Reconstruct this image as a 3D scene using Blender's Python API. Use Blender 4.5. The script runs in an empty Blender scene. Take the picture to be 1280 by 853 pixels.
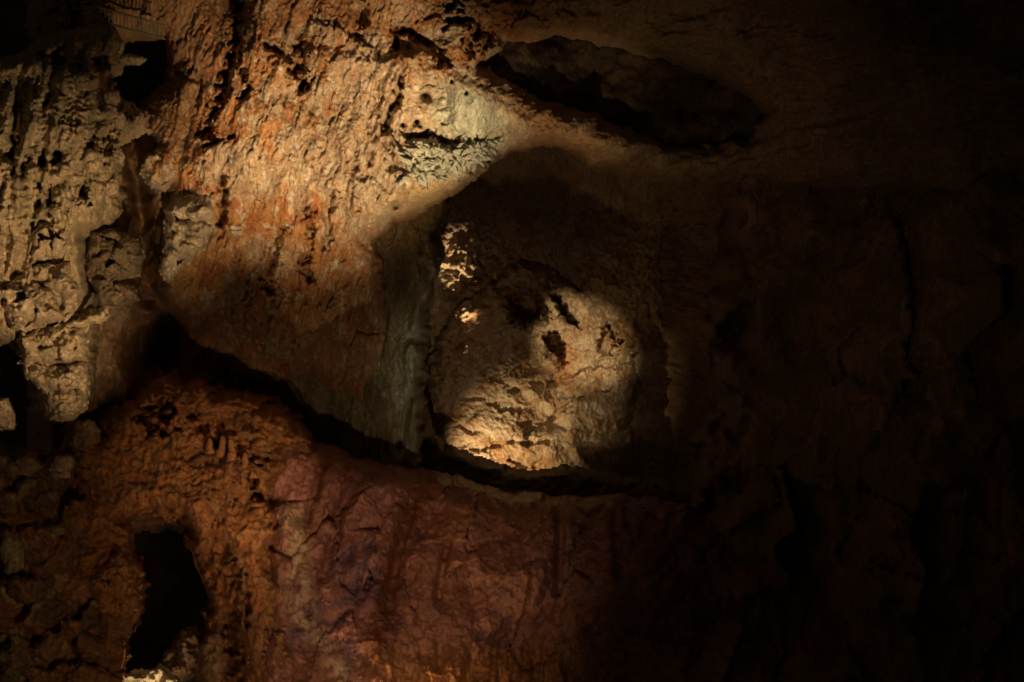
import bpy, math, random
import numpy as np

# ------------------------------------------------------------------ scene, camera, world, lamps
S = bpy.context.scene
COL = S.collection
FOC, CZ = 1244.4, 4.0            # focal length in photo pixels (35 mm lens), camera height
cam_d = bpy.data.cameras.new('camera'); cam = bpy.data.objects.new('camera', cam_d); COL.objects.link(cam)
cam.location = (0, 0, CZ); cam.rotation_euler = (math.radians(90), 0, 0)
cam_d.lens = 35; cam_d.sensor_width = 36; cam_d.clip_end = 500
S.camera = cam
S.view_settings.view_transform = 'Standard'; S.view_settings.look = 'None'
S.view_settings.exposure = 0; S.view_settings.gamma = 1
S.render.engine = 'CYCLES'
S.cycles.max_bounces = 4; S.cycles.diffuse_bounces = 3; S.cycles.glossy_bounces = 1
S.cycles.use_denoising = True
S.cycles.sample_clamp_indirect = 4
W = bpy.data.worlds.new('World'); S.world = W; W.use_nodes = True
W.node_tree.nodes['Background'].inputs[0].default_value = (1.0, 0.78, 0.50, 1)
W.node_tree.nodes['Background'].inputs[1].default_value = 0.022

def P(px, py, d):
    """the place a ray through photo pixel (px, py) reaches at a distance d in front of the camera"""
    return ((px - 640) / FOC * d, d, CZ - (py - 426.5) / FOC * d)

def lamp(name, pos, target, watts, color, deg, blend, size=0.06):
    from mathutils import Vector
    L = bpy.data.lights.new(name, 'SPOT'); L.energy = watts; L.color = color
    L.spot_size = math.radians(deg); L.spot_blend = blend; L.shadow_soft_size = size
    o = bpy.data.objects.new(name, L); COL.objects.link(o)
    o.location = pos
    o.rotation_euler = (Vector(target) - Vector(pos)).to_track_quat('-Z', 'Y').to_euler()
    return o

WARM = (1.0, 0.69, 0.36); PALE = (1.0, 0.74, 0.42)
# hidden show-cave spotlights: on the orange wall, the tip, the column, the alcove, the arch and mound, plus added fills
lamp('cave_and_fill_spot', P(660, 830, 5.0), P(405, 140, 13.6), 7600, WARM, 31, 1.0, 0.05)
lamp('cave_and_fill_spot', P(680, 830, 5.0), P(560, 140, 12.7), 1500, PALE, 19, 1.0, 0.05)
lamp('cave_and_fill_spot', P(620, 830, 5.0), P(270, 200, 14.0), 1900, WARM, 20, 1.0, 0.05)
lamp('cave_and_fill_spot', P(330, 720, 5.2), P(58, 330, 11.6), 4000, (1.0, 0.70, 0.36), 33, 1.0, 0.04)
lamp('cave_and_fill_spot', P(560, 628, 17.0), P(630, 560, 19.0), 480, PALE, 62, 1.0, 0.03)
lamp('cave_and_fill_spot', P(800, -310, 6.0), P(730, 424, 19.4), 7600, PALE, 9.6, 0.75, 0.03)
lamp('cave_and_fill_spot', P(800, -310, 6.0), P(722, 496, 19.4), 1100, PALE, 10.5, 1.0, 0.05)  # added dim fill on the lower right of the alcove
lamp('cave_and_fill_spot', P(620, 640, 17.4), P(572, 346, 19.2), 2200, PALE, 10, 0.8, 0.03)
lamp('cave_and_fill_spot', P(480, 1050, 5.5), P(460, 690, 12.2), 680, (1.0, 0.66, 0.40), 54, 1.0, 0.05)
lamp('cave_and_fill_spot', P(420, 1250, 9.0), P(430, 850, 11.5), 380, (1.0, 0.66, 0.32), 70, 1.0, 0.05)
lamp('cave_and_fill_spot', P(200, 960, 11.6), P(185, 856, 12.6), 130, PALE, 52, 0.8, 0.02)
lamp('cave_and_fill_spot', P(520, 960, 6.0), P(298, 620, 12.2), 900, (1.0, 0.66, 0.33), 21, 1.0, 0.06)
lamp('cave_and_fill_spot', P(620, 980, 5.5), P(700, 150, 13.0), 1300, WARM, 16, 1.0, 0.06)
lamp('cave_and_fill_spot', P(720, 900, 7.0), P(516, 450, 15.8), 520, (1.0, 0.86, 0.55), 11, 1.0, 0.05)  # added spot brightening the drapery, no known cave lamp
lamp('cave_and_fill_spot', P(560, 900, 4.0), P(1010, 330, 13.0), 150, (1.0, 0.70, 0.40), 40, 1.0, 0.08)  # added weak fill for the dark right wall
lamp('cave_and_fill_spot', P(260, 980, 5.5), P(120, 740, 11.6), 300, (1.0, 0.66, 0.33), 46, 1.0, 0.05)  # added spot lifting the rubble slope out of the dark
lamp('cave_and_fill_spot', P(620, 980, 5.5), P(760, 110, 13.2), 260, WARM, 44, 1.0, 0.06)  # added wide fill for the vault and alcove ceiling

# ------------------------------------------------------------------ noise
rng0 = np.random.RandomState(7)
PERM = rng0.permutation(4096).astype(np.int64)
ANG = rng0.rand(4096).astype(np.float32) * 2 * np.pi
GX, GY = np.cos(ANG), np.sin(ANG)
RND = rng0.rand(4096).astype(np.float32)

def hsh(ix, iy, seed):
    return PERM[(PERM[(ix + seed * 131) & 4095] + iy * 7 + seed * 17) & 4095]

def perlin(x, y, seed=0):
    ix = np.floor(x).astype(np.int64); iy = np.floor(y).astype(np.int64)
    fx = (x - ix).astype(np.float32); fy = (y - iy).astype(np.float32)
    u = fx * fx * fx * (fx * (fx * 6 - 15) + 10); v = fy * fy * fy * (fy * (fy * 6 - 15) + 10)
    def g(ax, ay):
        h = hsh(ix + ax, iy + ay, seed)
        return GX[h] * (fx - ax) + GY[h] * (fy - ay)
    a = g(0, 0); b = g(1, 0); c = g(0, 1); d = g(1, 1)
    return ((a + (b - a) * u) * (1 - v) + (c + (d - c) * u) * v) * 1.5

def fbm(x, y, seed=0, octv=4, gain=0.5):
    r = 0; a = 1.0; f = 1.0
    for k in range(octv):
        r = r + a * perlin(x * f + 13.7 * k, y * f - 7.1 * k, seed + k); a *= gain; f *= 2.03
    return r

def ridged(x, y, seed=0, octv=4, gain=0.5):
    r = 0; a = 1.0; f = 1.0
    for k in range(octv):
        r = r + a * (1 - 2 * np.abs(perlin(x * f + 3.7 * k, y * f - 5.1 * k, seed + k))); a *= gain; f *= 2.07
    return r

def worley(x, y, seed=0, jit=0.95):
    ix = np.floor(x).astype(np.int64); iy = np.floor(y).astype(np.int64)
    f1 = np.full(x.shape, 9.0, np.float32); f2 = f1.copy(); cid = np.zeros(x.shape, np.float32)
    for ax in (-1, 0, 1):
        for ay in (-1, 0, 1):
            h = hsh(ix + ax, iy + ay, seed)
            px = ix + ax + 0.5 + (RND[h] - 0.5) * jit; py = iy + ay + 0.5 + (RND[(h * 13 + 5) & 4095] - 0.5) * jit
            d = np.sqrt((x - px) ** 2 + (y - py) ** 2).astype(np.float32)
            nearer = d < f1
            f2 = np.where(nearer, f1, np.minimum(f2, d)); cid = np.where(nearer, RND[(h * 29 + 3) & 4095], cid)
            f1 = np.where(nearer, d, f1)
    return f1, f2, cid

def facets(x, y, seed=0, tilt=0.9):
    """broken rock: every cell a plane of its own height and tilt"""
    ix = np.floor(x).astype(np.int64); iy = np.floor(y).astype(np.int64)
    f1 = np.full(x.shape, 9.0, np.float32); out = np.zeros(x.shape, np.float32)
    for ax in (-1, 0, 1):
        for ay in (-1, 0, 1):
            h = hsh(ix + ax, iy + ay, seed)
            dx = x - (ix + ax + 0.5 + (RND[h] - 0.5)); dy = y - (iy + ay + 0.5 + (RND[(h * 13 + 5) & 4095] - 0.5))
            d = dx * dx + dy * dy
            z = (RND[(h * 29 + 3) & 4095] - 0.5) + tilt * (GX[h] * dx + GY[h] * dy)
            out = np.where(d < f1, z, out); f1 = np.minimum(d, f1)
    return out.astype(np.float32)

def smooth(a, b, x):
    t = np.clip((x - a) / (b - a), 0, 1)
    return t * t * (3 - 2 * t)

def seg_dist(x, y, pts):
    d = np.full(x.shape, 1e9, np.float32)
    for (ax, ay), (bx, by) in zip(pts[:-1], pts[1:]):
        vx, vy = bx - ax, by - ay; L = vx * vx + vy * vy + 1e-9
        t = np.clip(((x - ax) * vx + (y - ay) * vy) / L, 0, 1)
        d = np.minimum(d, (x - ax - t * vx) ** 2 + (y - ay - t * vy) ** 2)
    return np.sqrt(d)

def sdf(x, y, poly):
    """inside distance to a closed outline (negative outside)"""
    d = seg_dist(x, y, list(poly) + [poly[0]])
    ins = np.zeros(x.shape, bool)
    n = len(poly)
    for i in range(n):
        x1, y1 = poly[i]; x2, y2 = poly[(i + 1) % n]
        if y1 == y2: continue
        ins ^= ((y1 > y) != (y2 > y)) & (x < (x2 - x1) * (y - y1) / (y2 - y1) + x1)
    return np.where(ins, d, -d)

def rbf(x, y, pts):
    """smooth surface through scattered depth points"""
    p = np.array(pts, float); n = len(p)
    r = np.hypot(p[:, None, 0] - p[None, :, 0], p[:, None, 1] - p[None, :, 1]) / 100
    A = np.zeros((n + 3, n + 3)); A[:n, :n] = r + np.eye(n) * 0.02
    A[:n, n] = 1; A[:n, n + 1:] = p[:, :2] / 100; A[n:, :n] = A[:n, n:].T
    w = np.linalg.solve(A, np.r_[p[:, 2], 0, 0, 0])
    out = w[n] + w[n + 1] * x / 100 + w[n + 2] * y / 100
    for i in range(n):
        out = out + w[i] * np.sqrt((x - p[i, 0]) ** 2 + (y - p[i, 1]) ** 2 + 400) / 100
    return out

def gash(x, y, pts, w, d, seed=0):
    """a broken crack: its width and depth wander along it and its edges are torn"""
    n = 0.5 + 0.9 * fbm(x / 16, y / 16, 900 + seed, 3)
    k = np.clip(w * (0.35 + 1.15 * np.clip(n, 0, 1.3)), 0.5, None)
    dist = seg_dist(x + 0.5 * w * fbm(x / 5, y / 7, 910 + seed, 2), y, pts)
    return d * np.clip(0.35 + n, 0, 1.2) * np.clip(1.15 - dist / k, 0, 1) ** 0.7

def gauss(x, y, cx, cy, rx, ry, ang=0):
    c, s = math.cos(math.radians(ang)), math.sin(math.radians(ang))
    u = ((x - cx) * c + (y - cy) * s) / rx; v = (-(x - cx) * s + (y - cy) * c) / ry
    return np.exp(-(u * u + v * v))

def dome(x, y, cx, cy, rx, ry, ang=0):
    c, s = math.cos(math.radians(ang)), math.sin(math.radians(ang))
    u = ((x - cx) * c + (y - cy) * s) / rx; v = (-(x - cx) * s + (y - cy) * c) / ry
    return np.sqrt(np.clip(1 - u * u - v * v, 0, 1))

# ------------------------------------------------------------------ materials
def rock_material(name, rough=0.75, spec=0.35, scale=5.0, bump=0.8, vary=0.35, wet=0.0, stretch=0.45, grit=0.10):
    m = bpy.data.materials.new(name); m.use_nodes = True
    nt = m.node_tree; N = nt.nodes; Lk = nt.links
    b = N['Principled BSDF']
    def noise(sc, det, ro, kind='FBM', vec=None):
        n = N.new('ShaderNodeTexNoise'); n.noise_type = kind
        n.inputs['Scale'].default_value = sc; n.inputs['Detail'].default_value = det; n.inputs['Roughness'].default_value = ro
        Lk.new(vec, n.inputs['Vector']); return n.outputs['Fac']
    def rng(v, a, b_, c, d):
        r = N.new('ShaderNodeMapRange'); r.inputs['From Min'].default_value = a; r.inputs['From Max'].default_value = b_
        r.inputs['To Min'].default_value = c; r.inputs['To Max'].default_value = d; Lk.new(v, r.inputs['Value']); return r.outputs['Result']
    def math_(op, a, c):
        q = N.new('ShaderNodeMath'); q.operation = op
        Lk.new(a, q.inputs[0])
        if isinstance(c, float): q.inputs[1].default_value = c
        else: Lk.new(c, q.inputs[1])
        return q.outputs[0]
    at = N.new('ShaderNodeAttribute'); at.attribute_name = 'Col'
    tc = N.new('ShaderNodeTexCoord'); mp = N.new('ShaderNodeMapping'); mp.inputs['Scale'].default_value = (1, 1, stretch)
    Lk.new(tc.outputs['Object'], mp.inputs['Vector']); v = mp.outputs['Vector']
    n1 = noise(scale, 9, 0.68, 'FBM', v)
    n2 = noise(scale * 3.4, 6, 0.75, 'FBM', v)
    n3 = noise(scale * 1.6, 6, 0.6, 'RIDGED_MULTIFRACTAL', v)
    vo = N.new('ShaderNodeTexVoronoi'); vo.inputs['Scale'].default_value = scale * 3.0; vo.feature = 'F1'; Lk.new(v, vo.inputs['Vector'])
    tone = math_('MULTIPLY', rng(n1, 0.3, 0.7, 1 - vary, 1 + vary * 0.6), rng(n2, 0.32, 0.62, 0.62, 1.22))
    mx = N.new('ShaderNodeVectorMath'); mx.operation = 'SCALE'
    Lk.new(at.outputs['Color'], mx.inputs[0]); Lk.new(tone, mx.inputs['Scale'])
    Lk.new(mx.outputs['Vector'], b.inputs['Base Color'])
    b.inputs['Specular IOR Level'].default_value = spec
    Lk.new(rng(n1, 0.35, 0.65, max(0.12, rough - wet), min(1, rough + 0.12)), b.inputs['Roughness'])
    h = math_('ADD', n1, n2); h = math_('ADD', h, math_('MULTIPLY', n3, 0.22)); h = math_('SUBTRACT', h, math_('MULTIPLY', vo.outputs['Distance'], 0.5))
    bp = N.new('ShaderNodeBump'); bp.inputs['Strength'].default_value = bump; bp.inputs['Distance'].default_value = grit
    Lk.new(h, bp.inputs['Height']); Lk.new(bp.outputs['Normal'], b.inputs['Normal'])
    return m

M_ROCK = rock_material('limestone', 0.62, 0.42, 4.5, 0.9, 0.3, 0.15)
M_BACK = rock_material('alcove_limestone', 0.7, 0.3, 5.0, 0.7, 0.25, 0.25, 0.8, 0.06)
M_CALC = rock_material('calcite_flowstone', 0.62, 0.4, 7.0, 0.9, 0.3, 0.2, 0.7, 0.10)
M_MUD = rock_material('clay_coated_rock', 0.5, 0.4, 4.5, 0.6, 0.3, 0.25, 0.6, 0.06)
M_WET = rock_material('wet_flowstone', 0.42, 0.5, 5.0, 0.8, 0.3, 0.2, 0.7, 0.08)

# ------------------------------------------------------------------ object helpers
def tag(o, label=None, cat=None, group=None, kind=None):
    if label: o['label'] = label
    if cat: o['category'] = cat
    if group: o['group'] = group
    if kind: o['kind'] = kind
    return o

def axis(*spans):
    """grid coordinates from (start, stop, step) spans"""
    out = []
    for a, b, s in spans:
        out.append(np.arange(a, b, s))
    return np.concatenate(out)

def relief(name, xs, ys, depth, color, mat, outline=None, holes=(), R=30, back=1.0, rag=3.0, ragf=18.0, skirt=1.5, parent=None, seed=1):
    """a rock body: a fine sheet whose depth is sculpted, rounding away from its outline and running back into the rock"""
    x, y = np.meshgrid(xs, ys)
    xw = x + rag * fbm(x / ragf, y / ragf, seed + 50, 3); yw = y + rag * fbm(x / ragf, y / ragf, seed + 60, 3)
    if outline is not None:
        s = sdf(xw, yw, outline)
        for h in holes: s = np.minimum(s, -sdf(xw, yw, h))
    else:
        s = np.full(x.shape, 1e6)
    D = depth(x, y)
    t = np.clip(1 - s / R, 0, 1)
    D = D + back * (1 - np.sqrt(np.clip(1 - t * t, 0, 1)))
    D = D + np.clip(-s, 0, None) * skirt * 0.1 * back
    C = color(x, y)
    keep = s > -7
    X = (x - 640) / FOC * D; Z = CZ - (y - 426.5) / FOC * D
    co = np.stack([X, D, Z], -1)
    q = keep[:-1, :-1] & keep[1:, :-1] & keep[:-1, 1:] & keep[1:, 1:]
    idx = np.arange(x.size).reshape(x.shape)
    f = np.stack([idx[:-1, :-1][q], idx[1:, :-1][q], idx[1:, 1:][q], idx[:-1, 1:][q]], -1)
    return mesh(name, co.reshape(-1, 3), f, np.broadcast_to(C, x.shape + (3,)).reshape(-1, 3), mat, parent)

def mesh(name, co, f, C, mat, parent=None, origin=None):
    used = np.unique(f); remap = np.zeros(len(co), np.int64); remap[used] = np.arange(len(used))
    co = co[used]; C = C[used]; f = remap[f]
    if origin is None:
        origin = np.array([co[:, 0].mean(), co[:, 1].mean(), co[:, 2].min()])
    if parent is not None: origin = np.array(parent.location)
    me = bpy.data.meshes.new(name)
    k = f.shape[1]
    me.vertices.add(len(co)); me.vertices.foreach_set('co', (co - origin).astype(np.float32).ravel())
    me.loops.add(f.size); me.loops.foreach_set('vertex_index', f.astype(np.int32).ravel())
    me.polygons.add(len(f)); me.polygons.foreach_set('loop_start', np.arange(0, f.size, k, dtype=np.int32))
    me.polygons.foreach_set('use_smooth', np.ones(len(f), bool))
    a = me.color_attributes.new('Col', 'FLOAT_COLOR', 'POINT')
    a.data.foreach_set('color', np.concatenate([np.clip(C, 0.004, 0.9), np.ones((len(C), 1))], 1).astype(np.float32).ravel())
    me.update(); me.validate()
    me.materials.append(mat)
    o = bpy.data.objects.new(name, me); COL.objects.link(o)
    if parent is not None: o.parent = parent
    else: o.location = origin
    return o

def mix(a, b, m):
    return np.asarray(a) * (1 - m[..., None]) + np.asarray(b) * m[..., None]

# rock colours
OCHRE = (0.50, 0.25, 0.095); RUST = (0.42, 0.15, 0.045); CREAM = (0.60, 0.47, 0.33); WHITE = (0.70, 0.62, 0.50)
GREENW = (0.58, 0.60, 0.46); BROWN = (0.24, 0.125, 0.055); UMBER = (0.16, 0.09, 0.045); TAN = (0.46, 0.34, 0.21)
OLIVE = (0.24, 0.21, 0.11); PINK = (0.36, 0.155, 0.115); PURPLE = (0.15, 0.075, 0.085); BUFF = (0.55, 0.44, 0.31)

# ------------------------------------------------------------------ the orange wall, its overhanging tip and the vault running right
WALL = [(40, -190), (40, 660), (500, 660), (498, 420), (480, 330), (460, 300), (470, 290), (500, 272), (545, 252), (582, 229),
        (606, 198), (640, 184), (690, 178), (722, 190), (745, 206), (790, 216), (850, 226), (900, 228), (980, 240), (1500, 260), (1500, -190)]
HOLE = [(150, 50), (190, 44), (210, 48), (214, 100), (190, 126), (176, 140), (150, 135), (130, 90)]
RECESS = [(604, 82), (640, 52), (700, 40), (760, 52), (830, 72), (900, 98), (955, 140), (930, 172), (850, 184), (775, 160), (735, 143), (690, 130), (640, 106)]
WALL_D = [(60, -190, 15.5), (60, 10, 15.6), (160, 10, 15.2), (240, 60, 14.7), (60, 300, 15.6), (150, 160, 15.6), (165, 260, 16.0), (160, 400, 15.4), (60, 600, 16), (205, 200, 14.1), (215, 330, 14.2), (250, 120, 14.5), (270, 0, 14.9), (330, -100, 14.6),
          (330, 60, 14.0), (300, 200, 13.8), (300, 330, 14.3), (260, 420, 15.2), (330, 480, 15.7), (250, 600, 16.5), (420, 600, 16.8), (400, 400, 14.8), (480, 600, 17), (440, 350, 14.7), (470, 400, 15.9), (490, 350, 16.0), (470, 500, 16.3),
          (380, 300, 14.0), (400, 150, 13.6), (400, 40, 13.6), (450, 250, 13.3), (470, 150, 13.2), (480, 40, 13.2), (530, 120, 12.7), (520, 230, 12.7),
          (570, 130, 12.5), (590, 200, 12.6), (640, 150, 12.8), (700, 165, 13.2), (790, 195, 13.6), (900, 210, 14.0), (560, 40, 12.9), (620, 0, 12.6),
          (700, 20, 12.7), (830, 40, 12.6), (1000, 60, 12.0), (1000, 200, 13.0), (1300, 100, 10.5), (1500, 250, 10), (1500, -190, 9), (700, -190, 11)]

def wall_depth(x, y):
    wx = x + 14 * fbm(x / 60, y / 60, 3, 3); wy = y + 14 * fbm(x / 60, y / 60, 4, 3)
    D = rbf(x, y, WALL_D)
    left = 1 - smooth(470, 560, x)                                    # the fluted orange part
    # big swellings, vertical flutes, broken facets, then pits and granular crust
    D = D - 0.24 * fbm(wx / 95, wy / 130, 11, 3)
    wv = x + 5 * fbm(x / 18, y / 30, 19, 3) + 0.3 * y; wh = y + 5 * fbm(x / 18, y / 18, 20, 3)
    panel = smooth(-4, 12, sdf(wh * 0 + x, wh, [(540, 82), (560, 78), (600, 98), (640, 128), (680, 158), (640, 166), (600, 176), (562, 170), (552, 150), (556, 112)]))
    am = np.clip(0.6 + 1.3 * fbm(wx / 70, wy / 90, 23, 2), 0.12, 1.5)
    D = D - left * 0.20 * ridged(wv / 75, wh / 330, 12, 3, 0.5)
    D = D - left * 0.06 * fbm(wv / 5.0, wh / 60, 17, 3, 0.65)
    D = D - left * ((0.14 * facets(wv / 30, wh / 80, 5) + 0.07 * facets(wv / 10, wh / 28, 6)) * am + 0.026 * facets(wv / 4.5, wh / 9, 8)) - (1 - left) * (1 - 0.85 * panel) * (1 - 0.7 * smooth(650, 740, x)) * (0.12 * facets(wv / 28, wh / 20, 7) + 0.06 * facets(wv / 10, wh / 7, 9) + 0.022 * facets(x / 4.5, y / 4, 8))
    D = D - (0.010 + 0.018 * left) * fbm(x / 4, y / 5, 15, 3, 0.7)
    pit = fbm(wv / 6, wh / 26, 16, 2); D = D + left * 0.16 * smooth(0.5, 0.8, pit)
    D = D + 0.45 * (1 - smooth(-8, 10, (x - np.interp(y, [0, 50, 95, 132, 172, 230, 300], [302, 296, 283, 268, 254, 240, 180])) + 6 * fbm(x / 14, y / 14, 22, 3))) * (1 - smooth(170, 215, y))
    D = D + 0.35 * (1 - smooth(-4, 14, wh - np.interp(x, [330, 375, 480, 520, 560], [60, 58, 66, 60, 50]))) * smooth(330, 360, x) * (1 - smooth(540, 570, x))
    D = D + 2.8 * np.exp(-(seg_dist(wx, wy, [(164, 175), (170, 250), (178, 330), (190, 380), (212, 430)]) / 20) ** 2)
    D = D + 2.2 * np.exp(-(seg_dist(wx, wy, [(200, 440), (290, 480), (370, 510), (430, 560)]) / 38) ** 2)
    D = D + 1.6 * gauss(x, y, 212, 430, 42, 46) + 1.3 * gauss(x, y, 296, 6, 12, 22, -20)
    # features
    def crack(pts, w, d):
        nonlocal D
        D = D + gash(wx * 0.35 + x * 0.65, wy * 0.35 + y * 0.65, pts, w * 1.15, d * 1.3)
    def lump(cx, cy, rx, ry, h, a=0):
        nonlocal D
        D = D - h * gauss(wx * 0.4 + x * 0.6, wy * 0.4 + y * 0.6, cx, cy, rx, ry, a)
    def block(poly, h, r):
        nonlocal D
        D = D - h * smooth(0, r, sdf(wx * 0.3 + x * 0.7 + 3 * fbm(x / 6, y / 6, 24, 2), wy * 0.3 + y * 0.7 + 3 * fbm(x / 6, y / 6, 25, 2), poly))
    crack([(302, 10), (296, 50), (283, 95), (268, 132), (254, 172)], 6, 0.5)       # long dark split on the left
    crack([(302, 85), (312, 110), (300, 125)], 5, 0.35)
    crack([(222, 85), (236, 95), (252, 102), (246, 130)], 3.5, 0.25)
    crack([(330, 60), (372, 74), (375, 108)], 5, 0.35); crack([(378, 62), (376, 112)], 7, 0.4)
    crack([(503, 100), (500, 120), (490, 140), (478, 165)], 4.5, 0.5)
    crack([(485, 165), (488, 195), (492, 210)], 6, 0.22); crack([(466, 168), (462, 205)], 3.5, 0.2); crack([(442, 185), (444, 212)], 3, 0.2)
    crack([(387, 255), (386, 300), (385, 350)], 6, 0.35); crack([(413, 240), (412, 310)], 4.5, 0.3)
    crack([(345, 310), (335, 360)], 7, 0.25); crack([(282, 225), (277, 285)], 5, 0.4); crack([(248, 185), (275, 178), (290, 172)], 3, 0.3)
    crack([(455, 0), (452, 45)], 6, 0.45); crack([(500, 30), (498, 65)], 5, 0.4); crack([(570, 0), (560, 25)], 7, 0.3)
    crack([(516, 42), (540, 55), (556, 74)], 8, 0.4); crack([(566, 22), (600, 44), (636, 58)], 10, 0.55); crack([(590, 55), (610, 80)], 8, 0.3)
    crack([(512, 174), (530, 169)], 5, 0.2); crack([(546, 170), (566, 182)], 5, 0.2)
    for cx, cy, r in ((533, 121, 5), (522, 152, 2.6), (507, 156, 2.4), (492, 258, 4.5), (566, 101, 2), (584, 117, 2), (193, 190, 5), (202, 195, 4)):
        D = D + 0.4 * np.exp(-(np.hypot(wx * .25 + x * .75 - cx, (wy * .25 + y * .75 - cy) * 0.85) / r) ** 4)
    block([(373, 35), (392, 22), (430, 35), (455, 52), (480, 60), (462, 66), (420, 60), (378, 55)], 0.22, 7)     # smooth ledge near the top
    block([(495, 68), (530, 60), (528, 88), (500, 78)], 0.2, 8)
    block([(540, 82), (560, 78), (600, 98), (640, 128), (690, 162), (640, 168), (600, 178), (562, 172), (552, 150), (556, 112)], 0.15, 16)   # smooth whitish panel
    block([(512, 162), (520, 168), (545, 172), (560, 178), (600, 182), (625, 176), (606, 194), (580, 214), (552, 222), (520, 232), (505, 225)], 0.28, 10)
    block([(180, 185), (215, 180), (222, 215), (200, 240), (176, 218)], 0.3, 10)
    block([(430, 215), (470, 215), (500, 250), (470, 295), (450, 306), (430, 270)], 0.22, 14)
    lump(265, 120, 30, 22, 0.2, 30); lump(240, 110, 16, 12, 0.15); lump(284, 65, 18, 10, 0.2, -25); lump(225, 60, 24, 30, 0.2)
    lump(530, 240, 30, 14, 0.3, -15); lump(450, 260, 10, 10, 0.12); lump(292, 287, 10, 7, 0.18)
    crust = dome(x, y, 232, 285, 42, 60, 25)                           # crusty knobs on the pale block
    g1, g2, gi = worley(wx / 11, wy / 11, 9); D = D - crust * 0.12 * (0.7 - g1)
    pc = smooth(0, 6, sdf(x, y, [(500, 165), (560, 178), (625, 180), (600, 205), (560, 225), (508, 226)]))
    h1, h2, hi = worley(wx / 10, wy / 10, 21); D = D - pc * 0.14 * (0.6 - h1)
    u = smooth(640, 720, x)                                            # the vault running right: long sloping folds
    D = D - u * 0.16 * ridged((x * 0.3 + y) / 60, (x - 0.3 * y) / 260, 18, 3)
    return D

def wall_color(x, y):
    wx = x + 16 * fbm(x / 50, y / 50, 33, 3); wy = y + 16 * fbm(x / 50, y / 50, 34, 3)
    C = mix(OCHRE, RUST, smooth(-0.1, 0.7, fbm(wx / 48, wy / 70, 35, 4)))
    pale = smooth(-0.25, 0.45, fbm(wx / 40, wy / 60, 36, 5, 0.6) + 1.2 * gauss(x, y, 450, 180, 95, 110) + 0.5 * gauss(x, y, 330, 200, 90, 70) - 0.3)
    C = mix(C, CREAM, pale * 0.78)
    C = mix(C, WHITE, 0.7 * smooth(0.35, 0.6, fbm(x / 14, y / 20, 37, 4, 0.65)) * (1 - smooth(560, 620, x)))
    C = mix(C, BUFF, smooth(-4, 6, sdf(wx * .4 + x * .6, wy * .4 + y * .6, [(196, 240), (232, 235), (262, 240), (270, 285), (255, 315), (215, 330), (205, 290)])) * 0.85)
    C = mix(C, BUFF, 0.8 * smooth(0, 25, sdf(x, y, [(425, 210), (480, 200), (530, 160), (545, 80), (690, 160), (600, 240), (450, 310), (435, 270)])))
    gw = gauss(x, y, 585, 145, 50, 34, 20); C = mix(C, GREENW, np.clip(gw * 1.3, 0, 0.9))
    C = mix(C, GREENW, 0.85 * smooth(0, 10, sdf(x, y, [(500, 165), (560, 178), (628, 180), (600, 205), (560, 225), (508, 226)])))
    C = mix(C, (0.42, 0.29, 0.10), 0.8 * gauss(x, y, 535, 243, 38, 14, -15))
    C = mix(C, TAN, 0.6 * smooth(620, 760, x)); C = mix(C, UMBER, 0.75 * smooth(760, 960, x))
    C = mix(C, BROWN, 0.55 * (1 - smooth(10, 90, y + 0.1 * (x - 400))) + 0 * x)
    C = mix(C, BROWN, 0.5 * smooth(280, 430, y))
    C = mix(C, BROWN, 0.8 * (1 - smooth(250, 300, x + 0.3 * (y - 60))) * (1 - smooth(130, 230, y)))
    C = mix(C, (0.14, 0.06, 0.025), 0.85 * np.exp(-(seg_dist(wx, wy, [(150, 180), (165, 250), (172, 330), (190, 400)]) / 26) ** 2))  # shade of the cleft darkened into the wall colour
    streak = smooth(0.35, 0.75, fbm(wx / 7, wy / 75, 38, 3)); C = mix(C, RUST, 0.45 * streak * (1 - smooth(520, 560, x)))
    return C

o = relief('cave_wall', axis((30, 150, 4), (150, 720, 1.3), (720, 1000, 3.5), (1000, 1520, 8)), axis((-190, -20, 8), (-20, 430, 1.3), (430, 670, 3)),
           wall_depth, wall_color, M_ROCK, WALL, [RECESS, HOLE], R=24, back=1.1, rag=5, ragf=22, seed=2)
tag(o, 'brightly lit orange and cream fluted rock wall rising to a whitish overhanging tip', 'cave wall', kind='structure')

# ------------------------------------------------------------------ alcove
ALC_D = [(380, 60, 18), (480, 60, 17.6), (560, 160, 17.2), (700, 120, 17.0), (850, 180, 17.0), (950, 200, 16.6), (620, 250, 19.4), (720, 250, 19.2), (850, 300, 18.8),
         (555, 320, 19.4), (590, 345, 19.6), (620, 300, 19.7), (660, 320, 20.3), (550, 420, 19.9), (600, 380, 20.0), (660, 460, 20.8), (820, 430, 20.8), (820, 560, 20.6), (540, 560, 20.2),
         (660, 600, 20.4), (880, 420, 19.6), (880, 600, 19.4), (960, 450, 18.0), (960, 640, 18.0), (640, 680, 19.6), (440, 500, 19.5), (440, 660, 19), (800, 720, 19)]

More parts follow.
